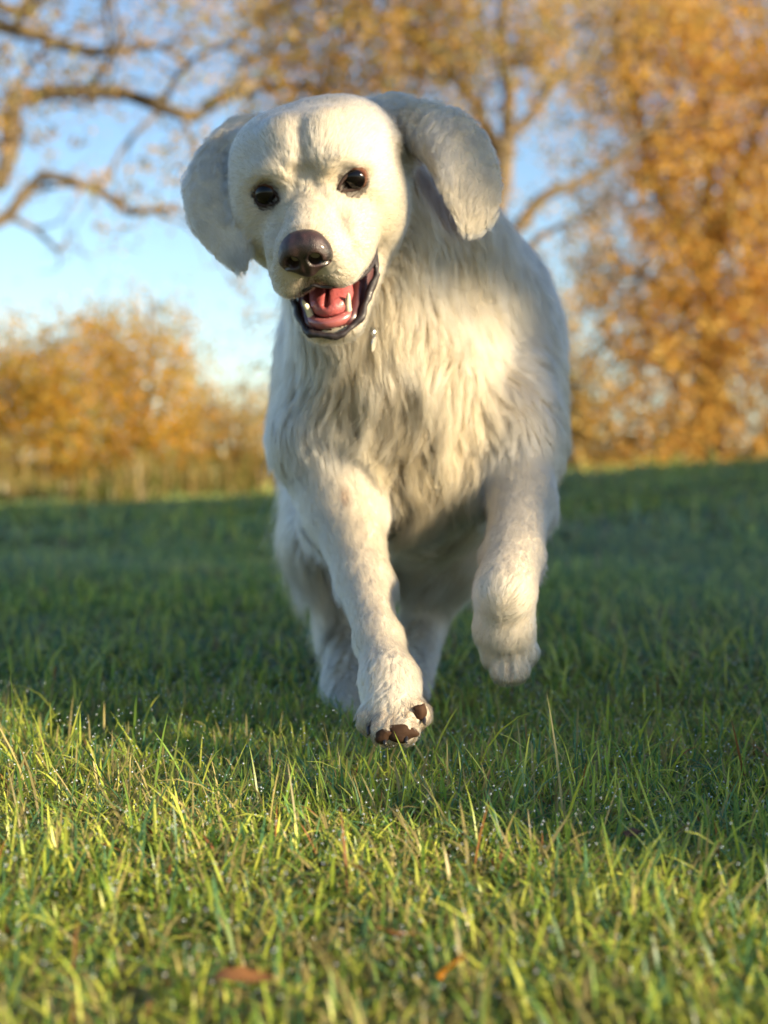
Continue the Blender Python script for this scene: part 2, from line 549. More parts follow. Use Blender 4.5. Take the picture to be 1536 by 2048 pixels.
def build_trees():
    # bare-ish old oak whose boughs reach in from the left
    D = 15.0
    b = at(-330, 930, D); b[2] = ground_z(b[0], b[1])
    A = lambda px, py, d=D: at(px, py, d)
    limbs = [([A(-300, 520), A(-120, 500), A(0, 440), A(60, 378), A(110, 350), A(200, 385), A(265, 430), A(330, 412), A(400, 450)], 0.085),
             ([A(-290, 320), A(-80, 330), A(15, 360), A(20, 260), A(40, 190), A(140, 190), A(215, 180), A(300, 205), A(375, 235), A(440, 200), A(520, 160)], 0.13),
             ([A(-290, 180), A(-60, 60), A(30, 45), A(110, 90), A(190, 95), A(250, 105), A(300, 90), A(380, 130)], 0.09),
             ([A(-290, 100), A(-100, -60), A(20, 25), A(80, -30), A(140, -90)], 0.09),
             ([A(-260, 0), A(0, -160), A(200, -200), A(350, -60)], 0.1),
             ([A(0, 360), A(15, 330, D + .5), A(5, 250, D + .6), A(60, 130, D + .6), A(160, 60, D + .8)], 0.07)]
    P = crown_points(0, 4, 0, 5, D, 0.7, 560, 0.17, ext_l=4, ext_u=3)
    make_tree("oak_tree", "spreading oak with dark crooked boughs and sparse bronze leaves reaching in from the left edge", b,
              [b, A(-330, 700), A(-320, 400), A(-300, 100), A(-260, -200)], limbs, P, 0.065, BROWN, 0.34, levels=2, per=5)
    # big oak behind the dog
    D = 20.0
    A = lambda px, py, d=D: at(px, py, d)
    b = A(960, 930); b[2] = ground_z(b[0], b[1])
    limbs = [([A(985, 520), A(900, 330), A(760, 230), A(600, 180), A(480, 170), A(400, 215)], 0.12),
             ([A(990, 460), A(1010, 330), A(1020, 200), A(1000, 60), A(1040, -120)], 0.14),
             ([A(990, 520), A(1080, 400), A(1150, 370), A(1210, 340), A(1300, 250), A(1380, 170)], 0.10),
             ([A(1000, 330), A(930, 180), A(840, 80), A(760, -40)], 0.10),
             ([A(975, 640), A(1050, 500), A(1130, 450), A(1230, 430)], 0.07),
             ([A(1010, 300), A(1100, 180), A(1180, 110), A(1250, -40)], 0.08)]
    P = crown_points(5, 11, 0, 8, D, 0.9, 1150, 0.19, ext_u=4)
    make_tree("oak_tree", "large oak with pale trunk and golden brown crown rising directly behind the dog", b,
              [b, A(965, 800), A(975, 640), A(990, 480), A(1005, 320)], limbs, P, 0.08, BROWN, 0.17, levels=2, per=5)
    # dense golden oak at the right
    D = 23.0
    A = lambda px, py, d=D: at(px, py, d)
    b = A(1420, 930); b[2] = ground_z(b[0], b[1])
    limbs = [([A(1420, 560), A(1330, 400), A(1270, 240), A(1230, 60)], 0.12), ([A(1420, 520), A(1500, 300), A(1560, 100)], 0.12),
             ([A(1415, 650), A(1300, 560), A(1220, 520)], 0.08), ([A(1425, 640), A(1540, 560), A(1640, 520)], 0.08),
             ([A(1418, 760), A(1320, 720), A(1230, 720)], 0.06), ([A(1420, 480), A(1410, 250), A(1400, 20)], 0.12)]
    P = crown_points(12, 15, 0, 11, D, 1.0, 1300, 0.19, ext_r=3, ext_u=2)
    make_tree("oak_tree", "dense golden orange oak filling the right side down to the grass", b,
              [b, A(1420, 800), A(1418, 650), A(1420, 480)], limbs, P, 0.085, GOLD, 0.2, levels=1, per=5)
    # low growth behind the dog and between the trees
    for c0, c1, r0, r1, D, pal, lab, size in [
        (0, 1, 8, 11, 17.0, YELLOW, "golden bushy sapling at the left edge behind the dry grass", 0.055),
        (2, 3, 7, 11, 17.6, YELLOW, "tallest orange and gold bush left of the dog", 0.055),
        (4, 5, 9, 11, 18.4, BROWN, "low tan bush just left of the dog's shoulder", 0.055),
        (6, 8, 8, 11, 29.0, BROWN, "brown bush hidden behind the dog's body", 0.10),
        (9, 11, 8, 11, 26.0, GOLD, "greyish tan bush right of the dog, under the oak boughs", 0.10)]:
        cx = (c0 + c1 + 1) / 2 * 96
        b = at(cx, 930, D); b[2] = ground_z(b[0], b[1])
        A = lambda px, py, d=D: at(px, py, d)
        top = (r0 + 0.5) * 80
        limbs = [([b + [0, 0, .2], A(cx - 50, (top + 900) / 2), A(cx - 90, top + 60)], 0.04), ([b + [0, 0, .2], A(cx + 50, (top + 900) / 2), A(cx + 90, top + 60)], 0.04),
                 ([b + [0, 0, .2], A(cx + 10, (top + 900) / 2), A(cx + 10, top)], 0.04)]
        P = crown_points(c0, c1, r0, r1, D, 0.6, 2000, 0.22, ext_l=(3 if c0 == 0 else 0))
        make_tree("autumn_bush", lab, b, [b, b + [0, 0, .15], b + [0, 0, .3]], limbs, P, size, pal, 0.07, cat='bush', levels=1, per=4, crown='foliage')
    # right edge of the field: a low hedge under the golden oak
    # row of trees behind the photographer: their shade lies over the field
    h = np.array([SUN_DIR.x, SUN_DIR.y]); h /= np.linalg.norm(h)
    uh = np.array([math.cos(SUN_AZ), math.sin(SUN_AZ)])
    se, ce = math.sin(SUN_EL), math.cos(SUN_EL)

    def back(u, v, D):
        return np.stack([h[0] * D + uh[0] * u, h[1] * D + uh[1] * u, (v + se * D) / ce], -1)

    def shaded(u, v):
        """Which parts of the sunbeam (u across, v up) the crowns stop."""
        wob = 0.05 * (vnoise(u * 9, v * 9, 31) - 0.5) + 0.03 * (vnoise(u * 25, v * 25, 32) - 0.5)
        uu, vv = u + wob, v + wob
        low = (uu > 1.135) & (vv < np.maximum(.305, .0865 + (uu - 1.187) * .987 + .035 * smoothstep(1.6, 1.7, uu)))
        low &= (uu - 1.262) ** 2 + (vv - .262) ** 2 > .034 ** 2
        lid = np.interp(uu, [1.0, 1.38, 1.44, 1.5, 1.9], [1.02, .935, .75, .71, .73])
        return low | (vv > lid) | (uu > 1.9)

    U, V = [], []
    n = 85000
    u = rng.uniform(-0.6, 26, n); v = rng.uniform(-0.25, 5.2, n)
    vtop = np.interp(u, [10.5, 13, 18, 26], [2.75, 2.45, 1.85, 1.8]) + 0.5 * (vnoise(u * 1.1, u * 0 + 2, 8) - 0.5)
    ok = v < vtop
    for du, dv in ((0, 0), (.075, 0), (-.075, 0), (0, .075), (0, -.075), (.05, .05), (-.05, .05), (-.05, -.05), (.05, -.05)):
        ok &= shaded(u + du, v + dv)
    ok &= (u > 1.0) | (v > 1.0)
    u, v = u[ok], v[ok]
    # finer, closer foliage round the gap through which the dog is lit
    n = 42000
    u2 = rng.uniform(0.8, 2.2, n); v2 = rng.uniform(-0.2, 1.4, n)
    ok = shaded(u2, v2) & shaded(u2 + .02, v2) & shaded(u2 - .02, v2) & shaded(u2, v2 + .02) & shaded(u2, v2 - .02)
    u2, v2 = u2[ok], v2[ok]
    spots = [(0.0, 6.0, (1, 2)), (6.0, 12.5, (0, 0)), (12.5, 19.0, (0, 0)), (19.0, 26.0, (0, 0))]
    lab = ["tree behind the photographer whose crown shades the field around the dog", "second tree behind the photographer along the field edge",
           "third tree behind the photographer along the field edge", "last tree behind the photographer along the field edge"]
    for k, (ua, ub, _) in enumerate(spots):
        s = (u >= ua - (0.6 if k == 0 else 0)) & (u < ub)
        Dd = 9.0 + rng.normal(0, 0.35, s.sum())
        P = back(u[s], v[s], Dd)
        sz = np.full(len(P), .19)
        if k == 0:
            P = np.concatenate([P, back(u2, v2, 8.6 + rng.normal(0, 0.2, len(u2)))])
            sz = np.concatenate([sz, np.full(len(u2), .040)])
        um = (ua + ub) / 2
        b = back(np.array([um]), np.array([0.0]), np.array([9.6]))[0]; b[2] = ground_z(b[0], b[1])
        limbs = [([b + [0, 0, 2.0], *[back(np.array([um + dx * f]), np.array([0.3 + dv * f]), np.array([9.4]))[0] for f in (0.4, 0.8)]], 0.09)
                 for dx, dv in ((2.2, 1.2), (-1.0, 2.6), (2.0, 3.0), (0.2, 3.2))]
        make_tree("oak_tree", lab[k], b, [b, b + [0, 0, 1.2], b + [0.1, 0, 2.2], b + [0, 0, 4.4]], limbs, P, sz, BROWN, 0.22, levels=0, per=3)



# ------------------------------------------------------------------ the dog
# The body is one implicit surface: blended ellipsoids and tapered rods, meshed once.
class Prim:
    """kind 'rod' (a, b, r1, r2), 'ell' (c, radii, axes) ; op '+' or '-' ; flat=(normal, factor) flattens."""
    def __init__(s, tag_, kind, k=0.03, op='+', flat=None, **kw):
        s.tag, s.kind, s.k, s.op, s.flat = tag_, kind, k, op, flat
        s.__dict__.update(kw)
        if kind == 'rod':
            s.a, s.b = np.asarray(s.a, float), np.asarray(s.b, float)
            R = max(s.r1, s.r2)
            s.lo, s.hi = np.minimum(s.a, s.b) - R, np.maximum(s.a, s.b) + R
            s.flow = norm(s.b - s.a)
        else:
            s.c = np.asarray(s.c, float); s.r = np.asarray(s.r, float)
            s.axes = np.asarray(getattr(s, 'axes', np.eye(3)), float)
            R = s.r.max(); s.lo, s.hi = s.c - R, s.c + R
            s.flow = np.array([0, 0.4, -1.0])
        if hasattr(s, 'fl'): s.flow = norm(np.asarray(s.fl, float))

    def dist(s, P):
        if s.kind == 'rod':
            a, b, Q, div = s.a, s.b, P, 1.0
            if s.flat:
                n, f = s.flat; n = norm(n)
                c = (a + b) * 0.5
                st = lambda X: X + np.multiply.outer((X - c) @ n, n) * (f - 1)
                Q, a, b, div = st(P), st(a), st(b), 1.6
            ba = b - a
            pa = Q - a
            h = np.clip((pa @ ba) / (ba @ ba), 0, 1)
            d = np.sqrt(((pa - h[..., None] * ba) ** 2).sum(-1)) - (s.r1 + (s.r2 - s.r1) * h)
            return d / div
        q = (P - s.c) @ s.axes.T
        k0 = np.sqrt(((q / s.r) ** 2).sum(-1))
        k1 = np.sqrt(((q / s.r ** 2) ** 2).sum(-1))
        return k0 * (k0 - 1) / np.maximum(k1, 1e-6)


def blend(f, d, k, op):
    if op == '-':
        d = -d
        h = np.clip(0.5 - 0.5 * (f - d) / k, 0, 1)          # smooth max
        return f * (1 - h) + d * h + k * h * (1 - h)
    h = np.clip(0.5 + 0.5 * (d - f) / k, 0, 1)
    return d * (1 - h) + f * h - k * h * (1 - h)


def field_points(prims, P):
    f = np.full(len(P), 0.2)
    for p in prims:
        m = np.all((P > p.lo - p.k - 0.05) & (P < p.hi + p.k + 0.05), axis=1)
        if m.any(): f[m] = blend(f[m], p.dist(P[m]), p.k, p.op)
    return f


def field_normals(prims, P, e=0.002):
    g = np.stack([field_points(prims, P + e * np.eye(3)[i]) - field_points(prims, P - e * np.eye(3)[i]) for i in range(3)], -1)
    return norm(g)


def field_grid(prims, xs, ys, zs):
    F = np.full((len(xs), len(ys), len(zs)), 0.2, np.float32)
    for p in prims:
        pad = p.k + 0.02
        s = []
        for ax, lo, hi in ((xs, p.lo[0], p.hi[0]), (ys, p.lo[1], p.hi[1]), (zs, p.lo[2], p.hi[2])):
            s.append(slice(np.searchsorted(ax, lo - pad), np.searchsorted(ax, hi + pad)))
        X, Y, Z = np.meshgrid(xs[s[0]], ys[s[1]], zs[s[2]], indexing='ij')
        if X.size == 0: continue
        d = p.dist(np.stack([X, Y, Z], -1).astype(np.float32))
        F[s[0], s[1], s[2]] = blend(F[s[0], s[1], s[2]], d, p.k, p.op)
    return F


def surface_nets(F, xs, ys, zs):
    S = F < 0
    n = [d - 1 for d in F.shape]
    cnt = np.zeros(n, np.uint8)
    for i in (0, 1):
        for j in (0, 1):
            for k in (0, 1):
                cnt += S[i:i + n[0], j:j + n[1], k:k + n[2]]
    act = (cnt > 0) & (cnt < 8)
    C = np.argwhere(act)
    ids = np.full(n, -1, np.int64)
    ids[act] = np.arange(len(C))
    acc = np.zeros((len(C), 3)); num = np.zeros(len(C))
    for ax in range(3):
        o = [a for a in range(3) if a != ax]
        for u in (0, 1):
            for w in (0, 1):
                A = C.copy(); A[:, o[0]] += u; A[:, o[1]] += w
                B = A.copy(); B[:, ax] += 1
                fa, fb = F[tuple(A.T)], F[tuple(B.T)]
                m = (fa < 0) != (fb < 0)
                t = fa[m] / (fa[m] - fb[m])
                p = A[m].astype(float); p[:, ax] += t
                acc[m] += p; num[m] += 1
    acc /= num[:, None]
    V = np.stack([np.interp(acc[:, i], np.arange(len(a)), a) for i, a in enumerate((xs, ys, zs))], -1)
    Q = []
    for ax in range(3):
        o = [(ax + 1) % 3, (ax + 2) % 3]
        sl0 = [slice(None)] * 3; sl1 = [slice(None)] * 3
        sl0[ax] = slice(0, -1); sl1[ax] = slice(1, None)
        ch = S[tuple(sl0)] != S[tuple(sl1)]
        E = np.argwhere(ch)
        ok = (E[:, o[0]] > 0) & (E[:, o[1]] > 0) & (E[:, o[0]] < n[o[0]]) & (E[:, o[1]] < n[o[1]])
        E = E[ok]
        q = []
        for du, dw in ((-1, -1), (0, -1), (0, 0), (-1, 0)):
            c = E.copy(); c[:, o[0]] += du; c[:, o[1]] += dw
            q.append(ids[tuple(c.T)])
        q = np.stack(q, -1)
        inside = S[tuple(E.T)]
        q[~inside] = q[~inside][:, ::-1]
        Q.append(q)
    Q = np.concatenate(Q)
    return V, Q


# --- head frame: O midway between the eyes, X to the dog's left, Fw out along the muzzle, U up
HP, HY, HR = math.radians(31), math.radians(11), math.radians(7)
HO = at(621, 371, 1.57)
def _rot(ax, a):
    c, s_ = math.cos(a), math.sin(a)
    return {'x': np.array([[1, 0, 0], [0, c, -s_], [0, s_, c]]), 'y': np.array([[c, 0, s_], [0, 1, 0], [-s_, 0, c]]),
            'z': np.array([[c, -s_, 0], [s_, c, 0], [0, 0, 1]])}[ax]
HM = _rot('y', -HR) @ _rot('z', -HY) @ _rot('x', HP)
HX, HF, HU = HM @ [1, 0, 0], HM @ [0, -1, 0], HM @ [0, 0, 1]
HB = np.stack([HX, HF, HU])                     # rows


def hd(x, f, u):
    return HO + HX * x + HF * f + HU * u


def to_head(P):
    return (P - HO) @ HB.T


def build_prims():
    P = []
    A = lambda t, a, b, r1, r2, k=0.03, **kw: P.append(Prim(t, 'rod', k, a=a, b=b, r1=r1, r2=r2, **kw))
    E = lambda t, c, r, k=0.03, **kw: P.append(Prim(t, 'ell', k, c=c, r=r, **kw))
    # trunk
    A('body', at(835, 840, 1.93), at(895, 800, 2.30), .128, .152, .05, fl=(0.1, 1, -.5))
    A('body', at(900, 800, 2.30), at(930, 760, 2.60), .158, .14, .05, fl=(0.1, 1, -.4))
    A('back', at(870, 640, 2.02), at(900, 700, 2.5), .10, .13, .06, fl=(0.2, 1, -.3))
    A('chest', at(800, 760, 1.84), at(830, 930, 1.86), .10, .085, .05, fl=(0, -.25, -1))
    A('belly', at(850, 960, 1.95), at(890, 960, 2.35), .085, .09, .05, fl=(0, .5, -1))
    A('shoulder', at(985, 700, 2.0), at(1012, 880, 1.87), .090, .066, .05, fl=(.25, .35, -1))
    A('shoulder', at(672, 720, 1.93), at(655, 870, 1.82), .070, .062, .05, fl=(-.25, .2, -1))
    # neck
    A('neck', at(690, 380, 1.73), at(800, 640, 1.90), .082, .125, .05, fl=(.08, .1, -1))
    A('neck', at(700, 540, 1.74), at(740, 720, 1.80), .06, .085, .05, fl=(.0, -.1, -1))
    A('neck', at(870, 470, 1.86), at(950, 600, 1.98), .070, .085, .05, fl=(.3, .3, -1))
    # left fore leg in the picture: reaching out, sole up
    A('leg', at(658, 880, 1.81), at(690, 1020, 1.78), .058, .047, .035)
    A('leg', at(690, 1020, 1.78), at(728, 1160, 1.67), .045, .027, .025)
    A('leg', at(726, 1160, 1.67), at(757, 1280, 1.56), .027, .0205, .02)
    A('leg', at(757, 1280, 1.56), at(780, 1365, 1.49), .0215, .026, .02)
    A('paw', at(780, 1365, 1.49), at(785, 1415, 1.465), .027, .028, .018, fl=(0, -.4, -1))
    for px, py, d in ((742, 1440, 1.455), (770, 1462, 1.435), (808, 1460, 1.435), (832, 1430, 1.45)):
        A('paw', at(786, 1400, 1.465), at(px, py, d), .015, .0145, .006, fl=(0, -.4, -1))
    for px, p2 in ((759, 755), (789, 789), (819, 824)):
        P.append(Prim('toe_gap', 'rod', .004, '-', a=at(px, 1412, 1.420), b=at(p2, 1480, 1.412), r1=.0030, r2=.0050))
    # right fore leg in the picture: wrist bent, paw hanging
    A('leg', at(1010, 880, 1.87), at(1042, 1000, 1.80), .060, .038, .04)
    A('leg', at(1042, 1000, 1.80), at(1028, 1110, 1.66), .036, .029, .025)
    A('leg', at(1028, 1110, 1.66), at(1011, 1182, 1.56), .029, .0315, .02)
    A('paw', at(1011, 1195, 1.57), at(1008, 1255, 1.59), .028, .029, .010, fl=(0, .2, -1))
    A('paw', at(1008, 1262, 1.585), at(1016, 1300, 1.60), .030, .027, .015, fl=(0, .2, -1))
    for px, py, d in ((990, 1312, 1.595), (1009, 1342, 1.585), (1031, 1340, 1.585), (1050, 1306, 1.60)):
        A('paw', at(1012, 1275, 1.59), at(px, py, d - .008), .015, .0145, .006, fl=(0, .2, -1))
    for px, p2 in ((1000, 997), (1019, 1020), (1038, 1044)):
        P.append(Prim('toe_gap', 'rod', .004, '-', a=at(px, 1288, 1.573), b=at(p2, 1352, 1.563), r1=.0030, r2=.0048))
    # hind legs, drawn forward under the body
    A('thigh', at(705, 930, 2.4), at(676, 1080, 2.08), .085, .048, .05, fl=(-.35, .5, -1))
    A('hind', at(676, 1080, 2.08), at(704, 1265, 2.14), .044, .030, .04, fl=(-.25, .3, -1))
    A('hind', at(704, 1265, 2.14), at(706, 1390, 1.93), .026, .019, .02)
    A('paw', at(706, 1390, 1.93), at(706, 1445, 1.86), .019, .022, .015)
    A('thigh', at(940, 930, 2.45), at(885, 1090, 2.10), .11, .058, .05, fl=(0, .5, -1))
    A('hind', at(885, 1090, 2.10), at(845, 1255, 2.14), .050, .028, .04, fl=(0, .3, -1))
    A('hind', at(845, 1255, 2.14), at(812, 1420, 1.84), .026, .020, .02)
    A('paw', at(815, 1420, 1.84), at(800, 1480, 1.72), .025, .028, .015)
    for px in (768, 792, 815, 836):
        A('paw', at(800, 1475, 1.72), at(px, 1505, 1.68), .016, .013, .008)
    # head
    E('skull', hd(0, -.078, .002), (.083, .088, .062), .03, axes=HB)
    E('skull', hd(0, -.032, .016), (.058, .042, .046), .03, axes=HB)
    for s in (-1, 1):
        E('skull', hd(s * .037, -.006, .021), (.025, .024, .017), .012, axes=HB)
        A('skull', hd(s * .017, .010, -.002), hd(s * .025, -.034, .046), .012, .020, .016)
        E('skull', hd(s * .048 - .008, -.074, .018), (.036, .050, .034), .03, axes=HB)
        E('face', hd(s * .054, -.036, -.026), (.032, .040, .034), .025, axes=HB)
        E('face', hd(s * .053, -.056, -.062), (.035, .050, .042), .03, axes=HB)
    E('face', hd(-.062, -.046, -.016), (.032, .050, .044), .03, axes=HB)
    E('face', hd(-.056, -.040, -.055), (.034, .048, .045), .03, axes=HB)
    A('muzzle', hd(0, -.005, -.024), hd(0, .074, -.030), .034, .0245, .02)
    for s in (-1, 1):
        A('muzzle', hd(s * .028, .008, -.050), hd(s * .021, .071, -.052), .034, .0275, .015)
        E('muzzle', hd(s * .026, .056, -.070 - (.007 if s < 0 else 0)), (.025, .036, .020), .015, axes=HB)
        E('muzzle', hd(s * .038, .022, -.066 - (.010 if s < 0 else 0)), (.020, .034, .020), .015, axes=HB)
    for s in (-1, 1):
        A('jaw', hd(s * .034, -.055, -.100), hd(s * .016, .050, -.140), .030, .018, .02)
    A('jaw', hd(0, -.06, -.105), hd(0, .046, -.138), .034, .020, .02)
    P.append(Prim('mouth', 'rod', .006, '-', a=hd(0, -.005, -.098), b=hd(0, .085, -.112), r1=.021, r2=.034, flat=(HU, 1.55)))
    for s in (-1, 1):
        P.append(Prim('eye', 'ell', .004, '-', c=hd(s * .0475, .006, -.001), r=(.0124, .012, .0084), axes=HB))
    # creases of the face: middle of the forehead, under the eyes, behind the muzzle
    def on_face(x, u):
        f_ = np.linspace(.10, -.09, 191)
        d_ = field_points([p for p in P if p.tag != 'eye'], HO + HX * x + HU * u + np.multiply.outer(f_, HF))
        return hd(x, f_[np.argmax(d_ < 0)], u)
    lines = [([(0, .062), (.001, .040), (.0, .022), (.001, .006)], .0042, .0034), ([(.020, -.002), (.012, .010), (.010, .022)], .004, .002), ([(-.020, -.002), (-.012, .010), (-.010, .022)], .004, .002),
             ([(.034, -.020), (.046, -.040), (.052, -.066)], .009, .005), ([(-.034, -.020), (-.046, -.040), (-.052, -.066)], .009, .005),
             ([(.030, .008), (.046, .013), (.062, .004)], .006, .003), ([(-.030, .008), (-.046, .013), (-.062, .004)], .006, .003)]
    cuts = [([on_face(*q) + HF * lift_ for q in ln_], r_) for ln_, r_, lift_ in lines]
    for q, r_ in cuts:
        for a_, b_ in zip(q[:-1], q[1:]):
            P.append(Prim('crease', 'rod', .014, '-', a=a_, b=b_, r1=r_ * .8, r2=r_ * .8))
    # ears: flattened flaps
    def flap(ch, n, m, fac):
        q = smooth_line([at(*c[:3]) for c in ch], m)
        r = np.interp(np.linspace(0, len(ch) - 1, m), np.arange(len(ch)), [c[3] for c in ch])
        for i in range(m - 1):
            A('ear', q[i], q[i + 1], r[i], r[i + 1], .032 if i < 2 else .010, flat=(n, fac))
    flap([(770, 250, 1.69, .026), (845, 252, 1.665, .028), (910, 292, 1.64, .037), (938, 350, 1.62, .034), (946, 405, 1.612, .026), (942, 450, 1.608, .008)], np.array([.28, -.94, .15]), 15, 7.5)
    flap([(500, 290, 1.70, .028), (448, 318, 1.68, .030), (414, 378, 1.655, .029), (428, 440, 1.63, .025), (461, 492, 1.61, .016), (486, 535, 1.60, .006)], np.array([-.40, -.90, .08]), 15, 6.5)
    A('ear', at(476, 300, 1.67), at(492, 492, 1.63), .018, .010, .014, flat=(np.array([-.95, -.25, .1]), 2.5))
    return P


# fur by region: length, lift off the skin, waviness, clumping, roots per square metre (relative)
FUR = {'body': (.052, .40, .7, .7, .8), 'back': (.046, .36, .6, .65, .7), 'chest': (.066, .46, 1.3, .9, 1.3), 'belly': (.075, .35, .9, .8, .8),
       'shoulder': (.046, .40, .8, .8, 1.1), 'neck': (.050, .40, .55, .7, 1.3), 'leg': (.015, .20, .08, .25, 1.8), 'paw': (.0085, .28, .2, .6, 1.6),
       'thigh': (.06, .4, .7, .8, .8), 'hind': (.028, .35, .6, .7, 1.1), 'skull': (.010, .12, .0, .04, 2.6), 'face': (.0085, .11, .0, .03, 2.8),
       'muzzle': (.0050, .12, .0, .03, 3.0), 'jaw': (.012, .3, .1, .4, 1.6), 'ear': (.0095, .13, .3, .35, 2.0), 'mouth': (.004, .2, 0, 0, .5), 'eye': (.003, .2, 0, 0, .5)}


def region_weights(prims, P, tau=.010):
    """Soft membership of points in the regions, and the lie of the coat there."""
    names = list(FUR)
    W = np.zeros((len(P), len(names))); FL = np.zeros((len(P), 3))
    for p in prims:
        if p.op == '-': continue
        w = np.exp(-np.clip(p.dist(P), -0.02, 0.3) / tau)
        W[:, names.index(p.tag)] += w
        FL += w[:, None] * norm(p.flow)
    tot = np.maximum(W.sum(1, keepdims=True), 1e-9)
    return names, W / tot, FL / tot


def mesh_samples(V, Q, n, weight):
    T = np.concatenate([Q[:, [0, 1, 2]], Q[:, [0, 2, 3]]])
    a, b, c = V[T[:, 0]], V[T[:, 1]], V[T[:, 2]]
    ar = np.linalg.norm(np.cross(b - a, c - a), axis=1) * 0.5
    w = ar * weight(((a + b + c) / 3))
    cs = np.cumsum(w)
    i = np.searchsorted(cs, rng.random(n) * cs[-1])
    i = np.minimum(i, len(T) - 1)
    u, v = rng.random(n), rng.random(n)
    s = u + v > 1
    u[s], v[s] = 1 - u[s], 1 - v[s]
    return a[i] + (b - a)[i] * u[:, None] + (c - a)[i] * v[:, None]


def hair_object(name, pts, rad, col, mat, parent, depth=1.0):
    """pts (n, m, 3), rad (n, m), col (n, 3) -> a hair curves object."""
    n, m = pts.shape[:2]
    cd = bpy.data.hair_curves.new(name)
    cd.add_curves([m] * n)
    cd.attributes['position'].data.foreach_set('vector', np.ascontiguousarray(pts, np.float32).ravel())
    ra = cd.attributes.get('radius') or cd.attributes.new('radius', 'FLOAT', 'POINT')
    ra.data.foreach_set('value', np.ascontiguousarray(rad, np.float32).ravel())
    ca = cd.attributes.new('tint', 'FLOAT_COLOR', 'CURVE')
    c4 = np.ones((n, 4), np.float32); c4[:, :3] = col; c4[:, 3] = depth
    ca.data.foreach_set('color', c4.ravel())
    return link(name, cd, parent, [mat])


def sdf_mesh(name, prims, lo, hi, step, smooth=True):
    ax = [np.arange(l, h_, step) for l, h_ in zip(lo, hi)]
    V, Q = surface_nets(field_grid(prims, *ax), *ax)
    return raw_mesh(name, V, Q.ravel(), np.full(len(Q), 4), smooth)


PADS = [(803, 1466, 1.4250, .0128, (1.3, .55, .66)), (767, 1471, 1.4225, .0085, (1, .55, 1.0)), (840, 1425, 1.438, .0088, (.95, .6, 1.1)), (747, 1453, 1.438, .0052, (.8, .7, 1.2))]


